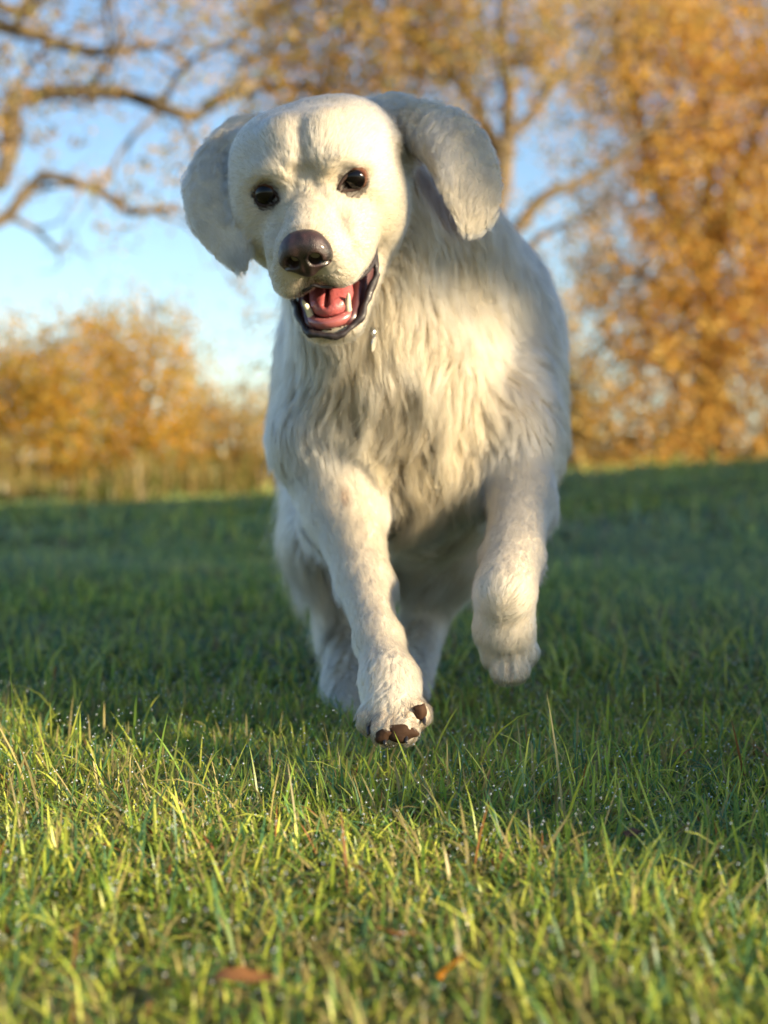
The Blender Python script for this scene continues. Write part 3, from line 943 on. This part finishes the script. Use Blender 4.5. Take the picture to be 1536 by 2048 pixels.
def build_dog():
    prims = build_prims()
    xs = np.arange(-.30, .44, .0035)
    ys = np.concatenate([np.arange(1.36, 1.80, .0035), np.arange(1.80, 2.9, .009)])
    zs = np.arange(-.02, .82, .0035)
    V, Q = surface_nets(field_grid(prims, xs, ys, zs), xs, ys, zs)
    # keep the one connected skin (stray islands would be loose pieces)
    fc = V[Q].mean(1)
    hl = to_head(fc)
    mouth = [p for p in prims if p.tag == 'mouth'][0]
    in_mouth = (mouth.dist(fc) < .011) & (np.abs(hl[:, 0]) < .048) & (hl[:, 2] > -.132)
    upward = (field_normals(prims, fc) @ HU) > .15
    inside_jaw = lambda h: (np.abs(h[:, 0]) < .052 - .30 * np.maximum(h[:, 1] - .02, 0)) & (h[:, 1] < .078) & (h[:, 1] > -.03) & (h[:, 2] < -.098) & (h[:, 2] > -.146)
    in_mouth |= upward & inside_jaw(hl)
    eye_s = np.zeros(len(fc), bool)
    for s in (-1, 1): eye_s |= np.linalg.norm(hl - [s * .0475, .004, -.001], axis=1) < .0178
    mi = np.where(in_mouth, 1, np.where(eye_s, 2, 0))
    m_skin = principled("cream undercoat", (0.56, 0.49, 0.39), 0.9, noise=.15, scale=60, spec=.1)
    m_mouth = principled("mouth lining", (0.09, 0.022, 0.022), 0.3, noise=.5, scale=90, spec=.5)
    m_lid = principled("dark eye rim", (0.040, 0.024, 0.019), 0.75, noise=.4, scale=80, spec=.15)
    me = raw_mesh("dog body", V, Q.ravel(), np.full(len(Q), 4), True, None, mi)
    dog = link("dog", me, None, [m_skin, m_mouth, m_lid])
    tag(dog, "cream long haired dog with open mouth running towards us over shaded grass", "dog")

    # ---------------- coat
    names, dens = list(FUR), np.array([FUR[k][4] for k in FUR])
    eyes = [hd(s * .0475, .008, -.001) for s in (-1, 1)]

    def dens_at(P):
        _, W, _ = region_weights(prims, P)
        d = W @ dens
        h = to_head(P)
        for e in eyes: d = d * smoothstep(.0116, .014, np.sqrt((((P - e) @ HB.T / [1.15, 1, .85]) ** 2).sum(1)))
        d = d * ((mouth.dist(P) > .008) | (h[:, 2] > -.085) & (mouth.dist(P) > .003))
        d = d * ~(inside_jaw(h) & ((field_normals(prims, P) @ HU) > .15))
        for q in PADS: d = d * (np.linalg.norm(P - at(*q[:3]), axis=1) > q[3] * .95)
        d = d * np.where((np.abs(h[:, 0]) < .027) & (h[:, 1] > .092) & (h[:, 2] > -.062), 0, 1)        # nose leather
        # the back of the animal is out of sight from the front
        N = field_normals(prims, P)
        back = (N * norm(P - [0.0, 0, .35])).sum(1)
        d = d * np.where(back > .45, .25, 1.0) * np.where(P[:, 1] > 2.3, .4, 1)
        return d

    fcs = np.concatenate([V[Q[:, [0, 1, 2]]].mean(1), V[Q[:, [0, 2, 3]]].mean(1)])
    dcache = dens_at(V[Q].mean(1))
    w_all = lambda c: np.concatenate([dcache, dcache])
    NG, NH, S = 22000, int(DEV.get('hairs', 400000)), 7
    G = mesh_samples(V, Q, NG, w_all)
    H = mesh_samples(V, Q, NH, w_all)
    _, W, FL = region_weights(prims, G)
    par = W @ np.array([FUR[k] for k in names])
    ln, lift, wave, clump = par[:, 0], par[:, 1], par[:, 2], par[:, 3]
    N = field_normals(prims, G)
    hG = to_head(G)
    # lie of the coat on the head: away from the nose, parting up the forehead
    wh = W[:, [names.index(k) for k in ('skull', 'face', 'muzzle', 'jaw')]].sum(1)
    cheek = wh * smoothstep(-.035, -.085, hG[:, 1]) * smoothstep(.05, .0, hG[:, 2])
    ln = ln + .030 * cheek; lift = lift + .22 * cheek; wave = wave + .4 * cheek; clump = clump + .4 * cheek
    src = np.array([0, .13, -.030])
    fh = norm(hG - src); fh[:, 2] += .05 - .35 * smoothstep(.02, .07, np.abs(hG[:, 0])); fh[:, 0] *= 1.25
    FL = FL * (1 - wh)[:, None] + (fh @ HB) * wh[:, None]
    iE = names.index('ear')
    # long feathering: back of the fore legs, breeches, tail-side wisps
    wl = W[:, names.index('leg')]
    backside = smoothstep(-.1, .6, N[:, 1]) * wl
    ln = ln + .045 * backside * smoothstep(.12, .25, G[:, 2])
    earw = W[:, iE]
    ln = ln + .012 * earw * vnoise(G[:, 0] * 60, G[:, 2] * 60, 14)
    wave = wave + .5 * earw
    wave = wave + .6 * backside; FL = FL + (backside * np.sign(N[:, 0]) * .25)[:, None] * np.array([1., 0, 0]); lift = lift + .15 * backside
    bre = (W[:, names.index('thigh')] + W[:, names.index('hind')]) * smoothstep(.2, .9, -N[:, 0]) * (G[:, 0] < .02)
    ln = ln + .055 * bre
    FL = FL + bre[:, None] * np.array([-.5, .2, -.2])
    sternum = (W[:, names.index('chest')] + W[:, names.index('neck')] * .6) * smoothstep(.3, .9, -N[:, 1])
    ln = ln + .012 * sternum
    ln = ln * rng.uniform(.75, 1.2, NG)
    # swirls on the chest
    sw = vnoise(G[:, 0] * 14 + 7, G[:, 2] * 11, 77) - .5
    sw2 = vnoise(G[:, 0] * 30 + 1, G[:, 2] * 26 + G[:, 1] * 9, 78) - .5
    side = norm(np.cross(N, np.array([0, 0, 1.0]) + 0 * N))
    amp = np.clip(wave, 0, 1)
    FL = norm(FL) + side * (sw * 2.2 * amp + sw2 * 1.6 * amp)[:, None] + rng.normal(0, .07, (NG, 3)) * (.15 + amp)[:, None]
    FL = FL - N * (FL * N).sum(1)[:, None]
    FL = norm(FL)
    # comb each guide over the skin
    g = np.empty((NG, S, 3)); g[:, 0] = G
    d = norm(FL + N * (lift * 2.0)[:, None])
    wp = rng.uniform(0, 6.28, NG); wdir = side
    for i in range(1, S):
        t = i / (S - 1)
        q = g[:, i - 1] + d * (ln / (S - 1))[:, None]
        wv = np.sin(wp + t * 7.0) * wave * ln * .055
        q = q + wdir * wv[:, None]
        f = field_points(prims, q)
        want = np.minimum(.0012 + ln * lift * .42 * t, .03)
        nn = N if i < 2 else field_normals(prims, q)
        push = np.clip(want - f, 0, .02)
        q = q + nn * push[:, None]
        g[:, i] = q
        fl2 = FL - nn * (FL * nn).sum(1)[:, None]
        d = norm(norm(fl2) * (1 - .05) + np.array([0, 0, -.22]) * (ln / .05)[:, None] * t + nn * (lift * (1.1 - t) * .9)[:, None])
    # neighbouring guides gather into pointed locks where the coat is long
    ctr = np.flatnonzero(rng.random(NG) < 1 / 11)
    kc = kdtree.KDTree(len(ctr))
    for i, c in enumerate(ctr): kc.insert(G[c], i)
    kc.balance()
    own = ctr[np.array([kc.find(p)[1] for p in G])]
    tl = np.linspace(0, 1, S)
    strength = rng.uniform(.35, 1.0, NG)
    gather = (np.clip(wave - .25, 0, .75) * 1.0 * strength[own])[:, None] * (tl ** 1.4)[None, :]
    g = g + (g[own] - g) * gather[:, :, None]
    # hairs follow the nearest guide and gather towards its tip
    kd = kdtree.KDTree(NG)
    for i, p in enumerate(G): kd.insert(p, i)
    kd.balance()
    near = np.array([kd.find(p)[1] for p in H])
    rel = H - G[near]
    T = np.linspace(0, 1, S)
    cl = np.clip(clump[near] * rng.uniform(.6, 1.15, NH), 0, .95)
    pull = 1 - cl[:, None] * T[None, :] ** 1.3
    lenv = rng.uniform(.72, 1.08, NH)
    pts = g[near] - g[near][:, :1]
    pts = pts * lenv[:, None, None]
    pts = pts + G[near][:, None, :] + rel[:, None, :] * pull[:, :, None]
    jit = rng.normal(0, 1, (NH, 1, 3)) * (ln[near] * .05)[:, None, None] * (T ** 1.5)[None, :, None]
    pts = pts + jit
    stray = rng.random(NH) < .06
    pts[stray] += (rng.normal(0, 1, (stray.sum(), 1, 3)) * (ln[near][stray] * .14)[:, None, None]) * (T ** 1.3)[None, :, None]
    fine = np.clip(ln[near] / .022, .55, 1.0)
    rad = (.00030 * fine)[:, None] * (1 - .82 * T ** 1.6)[None, :]
    # ---------------- colour of the coat
    _, Wh, _ = region_weights(prims, H)
    hl = to_head(H)
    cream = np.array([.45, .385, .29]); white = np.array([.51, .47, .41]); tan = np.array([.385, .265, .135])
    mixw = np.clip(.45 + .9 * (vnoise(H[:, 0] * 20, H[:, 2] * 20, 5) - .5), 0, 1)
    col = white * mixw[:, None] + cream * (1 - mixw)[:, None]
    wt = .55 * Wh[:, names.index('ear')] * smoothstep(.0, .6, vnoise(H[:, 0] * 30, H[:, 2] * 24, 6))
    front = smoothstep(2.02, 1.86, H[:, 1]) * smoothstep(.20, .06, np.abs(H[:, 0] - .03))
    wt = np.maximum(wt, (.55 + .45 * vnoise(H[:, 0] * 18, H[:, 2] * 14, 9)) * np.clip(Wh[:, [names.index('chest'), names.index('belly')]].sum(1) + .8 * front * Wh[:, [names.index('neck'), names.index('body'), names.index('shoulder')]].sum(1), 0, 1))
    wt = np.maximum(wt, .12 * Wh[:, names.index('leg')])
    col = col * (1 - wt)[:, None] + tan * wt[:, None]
    whd = Wh[:, [names.index(k) for k in ('skull', 'face', 'muzzle', 'jaw')]].sum(1)
    hv = vnoise(hl[:, 0] * 42 + 9, hl[:, 2] * 42 + hl[:, 1] * 20, 52)
    gv = rng.uniform(-1, 1, NG)[near]
    col = col * (1 - whd * (.17 + .16 * hv + .11 * gv))[:, None] * np.stack([np.ones(NH), 1 - .05 * whd * hv, 1 - .16 * whd * hv], -1)
    dk = lambda c, r0, r1: smoothstep(r1, r0, np.linalg.norm((hl - c) , axis=1))
    # pigment round nose, lips and eyes
    a = np.maximum.reduce([.97 * dk(np.array([0, .094, -.072]), .014, .036), .75 * dk(np.array([0, .1, -.036]), .026, .034),
                           .75 * dk(np.array([.0475, .014, -.001]), .014, .024), .75 * dk(np.array([-.0475, .014, -.001]), .014, .024)])
    md = mouth.dist(H)
    a = np.maximum(a, .8 * smoothstep(.009, .003, md) * (rng.random(NH) < .8))
    a = np.clip(a, 0, 1) * rng.uniform(.5, 1.1, NH).clip(0, 1)
    col = col * (1 - a)[:, None] + np.array([.05, .038, .032]) * a[:, None]
    # ear opening: its shade and brown skin tone put into the hair colour
    def hollow_shade(Pq):
        """Mask of painted shade and skin brown for the ear opening behind the flap."""
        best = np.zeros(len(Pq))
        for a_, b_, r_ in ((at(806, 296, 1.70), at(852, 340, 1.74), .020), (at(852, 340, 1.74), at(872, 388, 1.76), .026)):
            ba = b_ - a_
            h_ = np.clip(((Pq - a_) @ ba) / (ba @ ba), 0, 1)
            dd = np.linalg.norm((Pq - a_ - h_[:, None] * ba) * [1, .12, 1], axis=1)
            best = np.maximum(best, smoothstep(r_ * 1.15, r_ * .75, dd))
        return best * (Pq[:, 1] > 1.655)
    e = hollow_shade(H) * .92
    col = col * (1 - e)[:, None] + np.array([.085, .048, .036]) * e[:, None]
    # scratch on the fore leg, muddy toes
    s1 = at(688, 985, 1.725)
    e = ((np.abs(H[:, 0] - s1[0]) < .0045) & (np.abs(H[:, 2] - s1[2]) < .010) & (H[:, 1] < 1.78) & (rng.random(NH) < .75)).astype(float) * .85
    col = col * (1 - e)[:, None] + np.array([.09, .05, .04]) * e[:, None]
    wpaw = Wh[:, names.index('paw')]
    mudn = vnoise(H[:, 0] * 90 + 11, H[:, 2] * 90, 41)
    zf = lambda py, d_: at(0, py, d_)[2]
    e1 = smoothstep(zf(1392, 1.43), zf(1432, 1.43), H[:, 2] - .016 * (mudn - .5)) * (H[:, 1] < 1.53)
    e2 = smoothstep(zf(1296, 1.58), zf(1340, 1.58), H[:, 2] - .012 * (mudn - .5)) * (H[:, 1] > 1.53) * (H[:, 1] < 1.66) * (H[:, 0] > .08)
    e3 = smoothstep(.024, .012, np.linalg.norm(H - at(840, 1425, 1.445), axis=1))
    e = np.clip(np.maximum.reduce([.92 * e1, .7 * e2, .95 * e3]), 0, 1) * np.clip(wpaw * 1.4, 0, 1) * rng.uniform(.65, 1, NH)
    col = col * (1 - e)[:, None] + np.array([.045, .022, .010]) * e[:, None]
    wt = .5 * smoothstep(.036, .012, np.linalg.norm(H - at(806, 255, 1.655), axis=1))
    col = col * (1 - wt)[:, None] + np.array([.34, .22, .13]) * wt[:, None]
    lockv = rng.uniform(.78, 1.10, NG)[own][near]
    wl_ = smoothstep(.026, .048, ln[near])
    col = col * (1 + (lockv - 1) * wl_)[:, None] * np.stack([np.ones(NH), 1 - .05 * wl_ * (1.1 - lockv) / .3, 1 - .14 * wl_ * (1.1 - lockv) / .3], -1)
    col = col * rng.uniform(.88, 1.06, (NH, 1))
    col = np.clip(col, .01, .92)

    m_fur, nt, out = new_mat("dog hair")
    hb = nt.nodes.new("ShaderNodeBsdfHairPrincipled")
    hb.parametrization = 'COLOR'
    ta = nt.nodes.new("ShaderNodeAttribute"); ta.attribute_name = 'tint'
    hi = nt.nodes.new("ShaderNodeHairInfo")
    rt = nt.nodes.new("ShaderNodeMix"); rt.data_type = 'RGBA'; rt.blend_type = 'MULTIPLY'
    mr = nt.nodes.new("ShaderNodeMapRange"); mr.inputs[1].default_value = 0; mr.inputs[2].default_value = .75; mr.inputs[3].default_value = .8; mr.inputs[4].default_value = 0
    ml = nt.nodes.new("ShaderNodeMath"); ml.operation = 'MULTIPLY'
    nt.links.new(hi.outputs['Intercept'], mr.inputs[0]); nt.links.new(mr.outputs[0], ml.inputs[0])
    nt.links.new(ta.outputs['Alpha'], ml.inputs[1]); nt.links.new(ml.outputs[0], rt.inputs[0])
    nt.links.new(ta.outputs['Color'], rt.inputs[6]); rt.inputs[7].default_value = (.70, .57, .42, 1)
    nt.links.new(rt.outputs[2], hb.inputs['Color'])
    hb.inputs['Roughness'].default_value = .42
    hb.inputs['Radial Roughness'].default_value = .55
    hb.inputs['Coat'].default_value = .0
    hb.inputs['Random Roughness'].default_value = .15
    nt.links.new(hb.outputs[0], out.inputs[0])
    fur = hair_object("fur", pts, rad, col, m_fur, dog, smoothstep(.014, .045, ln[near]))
    tag(fur, kind='stuff')

    # ---------------- eyes
    m_eye, nt, out = new_mat("dark brown eye")
    p = nt.nodes.new("ShaderNodeBsdfPrincipled"); p.inputs['Roughness'].default_value = .05; p.inputs['Specular IOR Level'].default_value = .28
    tc = nt.nodes.new("ShaderNodeTexCoord"); sx = nt.nodes.new("ShaderNodeSeparateXYZ")
    cr = nt.nodes.new("ShaderNodeValToRGB")
    e_ = cr.color_ramp.elements
    e_[0].position = 0; e_[0].color = (.012, .007, .006, 1); e_[1].position = 1; e_[1].color = (.003, .002, .002, 1)
    for pos, c in ((.46, (.012, .006, .005, 1)), (.55, (.10, .038, .016, 1)), (.80, (.075, .026, .011, 1)), (.86, (.003, .002, .002, 1))):
        q = e_.new(pos); q.color = c
    mz = nt.nodes.new("ShaderNodeMath"); mz.operation = 'MULTIPLY_ADD'; mz.inputs[1].default_value = .5 / .0155; mz.inputs[2].default_value = .5
    nt.links.new(tc.outputs['Object'], sx.inputs[0]); nt.links.new(sx.outputs['Z'], mz.inputs[0]); nt.links.new(mz.outputs[0], cr.inputs[0])
    nt.links.new(cr.outputs[0], p.inputs['Base Color']); nt.links.new(p.outputs[0], out.inputs[0])
    me = bpy.data.meshes.new("eye")
    import bmesh
    bm = bmesh.new(); bmesh.ops.create_uvsphere(bm, u_segments=32, v_segments=20, radius=.0155); bm.to_mesh(me); bm.free()
    for p in me.polygons: p.use_smooth = True
    me.materials.append(m_eye)
    solid = [p for p in prims if p.tag != 'eye']

    def skin_f(x, u):
        """How far out the skin lies at a place of the face."""
        f = np.linspace(.06, -.05, 111)
        d_ = field_points(solid, HO + HX * x + HU * u + np.multiply.outer(f, HF))
        return f[np.argmax(d_ < 0)]
    for s in (-1, 1):
        o = bpy.data.objects.new("eye", me); COL.objects.link(o); o.parent = dog
        o.location = hd(s * .0475, skin_f(s * .0475, -.001) - .0086, -.001)
        o.rotation_euler = Vector(norm(HF + HX * s * .18 + HU * .12)).to_track_quat('Z', 'Y').to_euler()
        th = np.linspace(0, 2 * math.pi, 29)
        ring = []
        for t in th:
            ct, st = math.cos(t), math.sin(t)
            x = s * .0475 + .0134 * ct - s * .0015 * max(0, -s * ct) ** 4
            u = -.001 + (.0083 if st > 0 else .0088) * st * (1 - .25 * max(0, -s * ct) ** 2) - s * .0004 * ct - .0022 * max(0, -s * ct) ** 3
            ring.append(hd(x, skin_f(x, u) + .0012, u))
        b2 = Bag(); b2.tube(smooth_line(ring, 57), .0021, 8)
        link("eyelid", b2.mesh("eyelid"), dog, [m_lid])

    # ---------------- nose leather
    NP = []
    nr = lambda a, b, r1, r2, k=.008, op='+', **kw: NP.append(Prim('n', 'rod', k, op, a=a, b=b, r1=r1, r2=r2, **kw))
    ne = lambda c, r, k=.008, op='+': NP.append(Prim('n', 'ell', k, op, c=c, r=r, axes=HB))
    ne(hd(0, .096, -.027), (.0235, .018, .0155))
    for s in (-1, 1):
        ne(hd(s * .0125, .102, -.036), (.0135, .0125, .0145))
        ne(hd(s * .0200, .096, -.040), (.0080, .0120, .0110))
    ne(hd(0, .101, -.048), (.013, .011, .012))
    for s in (-1, 1):
        nr(hd(s * .0125, .117, -.0385), hd(s * .0105, .098, -.037), .0076, .0055, .003, '-')
        nr(hd(s * .0155, .112, -.043), hd(s * .0245, .104, -.0455), .0026, .0018, .003, '-')
    nr(hd(0, .1165, -.036), hd(0, .110, -.066), .0011, .0022, .003, '-')
    c = hd(0, .10, -.036)
    m_nose, nt, out = new_mat("nose leather")
    p = nt.nodes.new("ShaderNodeBsdfPrincipled")
    p.inputs['Roughness'].default_value = .42; p.inputs['Coat Weight'].default_value = .22; p.inputs['Coat Roughness'].default_value = .12
    tc = nt.nodes.new("ShaderNodeTexCoord")
    vo = nt.nodes.new("ShaderNodeTexVoronoi"); vo.inputs['Scale'].default_value = 900
    nz = nt.nodes.new("ShaderNodeTexNoise"); nz.inputs['Scale'].default_value = 60
    cr = nt.nodes.new("ShaderNodeValToRGB")
    cr.color_ramp.elements[0].position = .38; cr.color_ramp.elements[0].color = (.011, .007, .006, 1)
    cr.color_ramp.elements[1].position = .72; cr.color_ramp.elements[1].color = (.070, .033, .029, 1)
    bp = nt.nodes.new("ShaderNodeBump"); bp.inputs['Strength'].default_value = .5; bp.inputs['Distance'].default_value = .0008
    nt.links.new(tc.outputs['Object'], vo.inputs['Vector']); nt.links.new(tc.outputs['Object'], nz.inputs['Vector'])
    nt.links.new(nz.outputs['Fac'], cr.inputs[0]); nt.links.new(cr.outputs[0], p.inputs['Base Color'])
    nt.links.new(vo.outputs['Distance'], bp.inputs['Height']); nt.links.new(bp.outputs[0], p.inputs['Normal'])
    nt.links.new(p.outputs[0], out.inputs[0])
    link("nose", sdf_mesh("nose", NP, c - .04, c + .04, .0011), dog, [m_nose])

    # ---------------- mouth: tongue, teeth, lips
    m_tongue = principled("tongue", (0.46, 0.12, 0.115), 0.4, scale=260, bump=.8, color2=(.33, .07, .075), coat=.2, sss=.2)
    TP = []
    te = lambda c, r, k=.008, op='+': TP.append(Prim('t', 'ell', k, op, c=c, r=r, axes=HB))
    te(hd(0, .000, -.111), (.028, .045, .010)); te(hd(.002, .032, -.1155), (.0250, .035, .011)); te(hd(.002, .050, -.1205), (.0190, .019, .0085))
    TP.append(Prim('t', 'rod', .006, '-', a=hd(0, .0, -.1005), b=hd(0, .062, -.113), r1=.002, r2=.0025))
    c = hd(0, .03, -.112)
    link("tongue", sdf_mesh("tongue", TP, c - .085, c + .085, .0018), dog, [m_tongue])
    m_gum = principled("gum", (0.42, 0.13, 0.12), 0.3, scale=150, color2=(.25, .07, .07), coat=.3)
    b = Bag()
    arc = lambda a, f0, u, rx, rf: hd(rx * math.sin(a), f0 + rf * math.cos(a), u)
    b.tube([arc(a, .040, -.1300, .0245, .032) for a in np.linspace(-1.9, 1.9, 22)], .0062, 8)
    link("gum", b.mesh("gum"), dog, [m_gum])
    m_tooth = principled("tooth enamel", (0.78, 0.70, 0.52), 0.25, noise=.15, scale=120, coat=.3)

    def tooth(a, h_, r, lean):
        base = arc(a, .040, -.1275, .0245, .032)
        out_ = HX * math.sin(a) * lean
        pts_ = [base - HU * .003, base + (HU + out_ * .4) * h_ * .4, base + (HU + out_ * .7) * h_ * .8, base + (HU + out_ * .75) * h_]
        bb = Bag(); bb.tube(smooth_line(pts_, 7), r * np.array([1, 1, .95, .82, .62, .4, .12]), 8)
        link("tooth", bb.mesh("tooth"), dog, [m_tooth])
    for s in (-1, 1):
        tooth(s * 1.02, .0225, .0040, .35)
        for k, a in enumerate((.12, .36, .60)): tooth(s * a, .0036 - .0003 * k, .0021, .1)
    m_lip = principled("black lip", (0.030, 0.021, 0.022), 0.55, noise=.4, scale=120, bump=.5, coat=.12)
    b = Bag()
    low = [(.0520, .006, -.084), (.0540, .014, -.096), (.050, .026, -.110), (.0415, .042, -.1245), (.033, .061, -.1345), (.019, .0755, -.1395), (0, .080, -.1410)]
    low = [(-x * .90, f, u - (.006 if x > .045 else 0)) for x, f, u in low[:-1]] + [low[-1]] + low[:-1][::-1]
    L = smooth_line([hd(*q) for q in low], 60)
    tt = np.linspace(-1, 1, 60)
    b.tube(L, .0038 + .0018 * np.abs(tt) ** 2 + .0005 * np.sin(tt * 23) + .0004 * np.sin(tt * 61 + 1), 10)
    b.v[0] = roughen(roughen(b.v[0], .0018, 190, 3), .0050, 60, 5)
    link("lower_lip", b.mesh("lower lip"), dog, [m_lip])
    b = Bag()
    up = [(.0535, .006, -.080), (.055, .022, -.084), (.050, .045, -.087), (.039, .068, -.0865), (.024, .084, -.0835), (.008, .093, -.0775), (0, .095, -.0735)]
    up = [(-x * .85, f, u) for x, f, u in up[:-1]] + [up[-1]] + up[:-1][::-1]
    L = smooth_line([hd(*q) for q in up], 60)
    b.tube(L, .0018 + .0030 * np.abs(np.linspace(-1, 1, 60)) ** 3, 8)
    link("upper_lip", b.mesh("upper lip"), dog, [m_lip])

    # ---------------- paw pads and claws
    m_pad = principled("muddy paw pad", (0.030, 0.015, 0.010), 0.75, scale=120, bump=.6, color2=(.075, .036, .016), spec=.2)
    m_claw = principled("dark claw", (0.03, 0.022, 0.018), 0.3, noise=.4, scale=90, coat=.2)

    def pad(px, py, dpt, r, sq=(1, .6, .8)):
        me_ = bpy.data.meshes.new("paw pad"); bm_ = bmesh.new()
        bmesh.ops.create_uvsphere(bm_, u_segments=16, v_segments=10, radius=r); bm_.to_mesh(me_); bm_.free()
        co_ = roughen(np.array([v.co[:] for v in me_.vertices]), r * .55, 1.6 / r, int(px))
        for v, c_ in zip(me_.vertices, co_): v.co = c_
        for q in me_.polygons: q.use_smooth = True
        o_ = link("paw_pad", me_, dog, [m_pad]); o_.location = at(px, py, dpt); o_.scale = sq
    for q in PADS: pad(*q)

    def claw(px, py, dpt, dx, dz):
        p0 = at(px, py, dpt); bb = Bag()
        bb.tube(smooth_line([p0 + [0, .008, .004], p0 + [dx * .25, -.001, dz * .25], p0 + [dx * .6, -.004, dz * .55]], 6), np.array([.0026, .0027, .0024, .0019, .0013, .0004]), 8)
        link("claw", bb.mesh("claw"), dog, [m_claw])
    claw(738, 1458, 1.435, -.002, -.011); claw(770, 1478, 1.42, 0, -.011); claw(812, 1474, 1.42, .001, -.011); claw(846, 1438, 1.435, .004, -.010)
    for px, py in ((1008, 1356), (1034, 1352), (1056, 1318)): claw(px, py, 1.58, .001, -.010)

    # ---------------- collar in the ruff, with its ring
    m_col = principled("olive collar webbing", (0.055, 0.045, 0.025), 0.8, noise=.4, scale=300, bump=.4)
    m_ring = principled("steel", (0.75, 0.75, 0.75), 0.18, noise=.1, scale=50); m_ring.node_tree.nodes['Principled BSDF'].inputs['Metallic'].default_value = 1
    root = bpy.data.objects.new("dog_collar", None); COL.objects.link(root); root.location = at(735, 690, 1.60)
    tag(root, "olive collar with a round steel tag, mostly hidden in the dog's neck fur", "collar")
    inv = __import__('mathutils').Matrix.Translation(-Vector(root.location))
    b = Bag()
    c0 = at(745, 560, 1.79); ex, ey = np.array([1, 0, -.08]), norm([0.05, -.75, -.6])
    ring = []
    for t in np.linspace(0, 2 * math.pi, 49):
        dr = norm(ex * math.cos(t) + ey * math.sin(t))
        rr = np.linspace(.02, .22, 101)
        d_ = field_points([p for p in prims if p.tag in ('neck', 'body', 'back', 'chest', 'shoulder')], c0 + np.multiply.outer(rr, dr))
        ring.append(c0 + dr * (rr[np.argmax(d_ > 0)] if (d_ > 0).any() else .12))
    ring = np.array(ring); ring[1:-1] = (ring[:-2] + ring[1:-1] + ring[2:]) / 3
    b.tube(ring, .0042, 8)
    o = link("strap", b.mesh("strap"), root, [m_col]); o.matrix_parent_inverse = inv
    b = Bag()
    c1 = at(747, 688, 1.585)
    nrm = norm([.93, -.22, -.22]); ua = norm(np.cross(nrm, [0, 1, 0.3])); ub = np.cross(nrm, ua)
    disc = lambda r_, o_: np.array([c1 + nrm * o_ + r_ * (math.cos(t) * ua + math.sin(t) * ub) for t in np.linspace(0, 2 * math.pi, 32, endpoint=False)])
    vv = np.concatenate([disc(.0082, -.0007), disc(.0088, -.0004), disc(.0088, .0004), disc(.0082, .0007)])
    fl, z_ = [], []
    for r_ in range(3):
        for k in range(32):
            fl += [r_ * 32 + k, r_ * 32 + (k + 1) % 32, (r_ + 1) * 32 + (k + 1) % 32, (r_ + 1) * 32 + k]; z_.append(4)
    fl += list(range(32))[::-1] + list(range(96, 128)); z_ += [32, 32]
    b.add(vv, fl, z_)
    b.tube([c1 + ua * .0 - [0, 0, -.0125] + .0036 * (math.cos(t) * np.array([.3, -.9, 0]) + math.sin(t) * np.array([0, 0, 1.])) for t in np.linspace(0, 2 * math.pi, 25)], .0008, 6)
    o = link("tag", b.mesh("tag", False), root, [m_ring]); o.matrix_parent_inverse = inv


# ------------------------------------------------------------------ fallen leaves
def build_leaves():
    m = leaf_mat("fallen leaf", rough=.6, transl=.25, spec=.2)
    spec = [(293, 1652, (.22, .05, .015), .020, "small red brown leaf caught upright in the grass left of the dog", 1.0),
            (655, 1735, (.06, .035, .025), .026, "dark brown leaf lying in the grass below the dog", .2),
            (478, 1960, (.34, .15, .05), .042, "long tan leaf lying slanted in the front grass", .25),
            (720, 1740, (.36, .17, .05), .024, "pale orange leaf beside the dark brown leaf", .5),
            (905, 1935, (.50, .21, .02), .030, "bright orange leaf standing among the front blades", 1.0),
            (790, 1865, (.42, .20, .07), .030, "tan orange leaf half buried in the grass", .3),
            (1270, 1668, (.05, .03, .025), .030, "blackish leaf on the bare patch at the right", .15)]
    for px, py, col, L, lab, tilt in spec:
        g = ground_z(0, 1)
        a, bb = (px - W_PX / 2) / F_PX, (H_PX / 2 - py) / F_PX
        dpt = 1.0
        for _ in range(6):
            p0 = at(px, py, dpt); dpt *= (CAM_Z - .028) / max(CAM_Z - p0[2], .05)
        n = 9
        t = np.linspace(-1, 1, n)
        wv = np.sqrt(np.maximum(1 - t ** 2, 0)) * (.42 + .10 * np.cos(t * 13)) * L
        wv[0] = wv[-1] = .0006
        zc = .12 * L * np.sin(t * 2.2 + px)
        rows = []
        for i in range(n):
            for s_, k in ((-1, .18), (0, 0), (1, .18)):
                rows.append([t[i] * L * .5, s_ * wv[i] * .55, (zc[i] + k * wv[i] * 1.4) * .55])
        Vv = np.array(rows)
        Vv = np.concatenate([Vv, Vv + [0, 0, .0004]])
        fl = []
        for i in range(n - 1):
            for j in (0, 1):
                q = [i * 3 + j, i * 3 + j + 1, (i + 1) * 3 + j + 1, (i + 1) * 3 + j]
                fl += q + [x + n * 3 for x in q[::-1]]
        rz = rng.uniform(0, 3.1)
        R = _rot('z', rz) @ _rot('y', tilt * .9) @ _rot('x', rng.normal(0, .25))
        c = np.array(col) * rng.uniform(.75, 1.15, (len(Vv), 1))
        o = link("fallen_leaf", raw_mesh("fallen leaf", Vv @ R.T, fl, np.full(len(fl) // 4, 4), True, c), None, [m])
        o.location = p0
        tag(o, lab, "leaf", "fallen leaves in the grass")


DEV = globals().get('DEV', {})
if not DEV.get('notrees'): build_trees()
if not DEV.get('nodog'): build_dog()
build_leaves()
if not DEV.get('nograss'): build_grass()
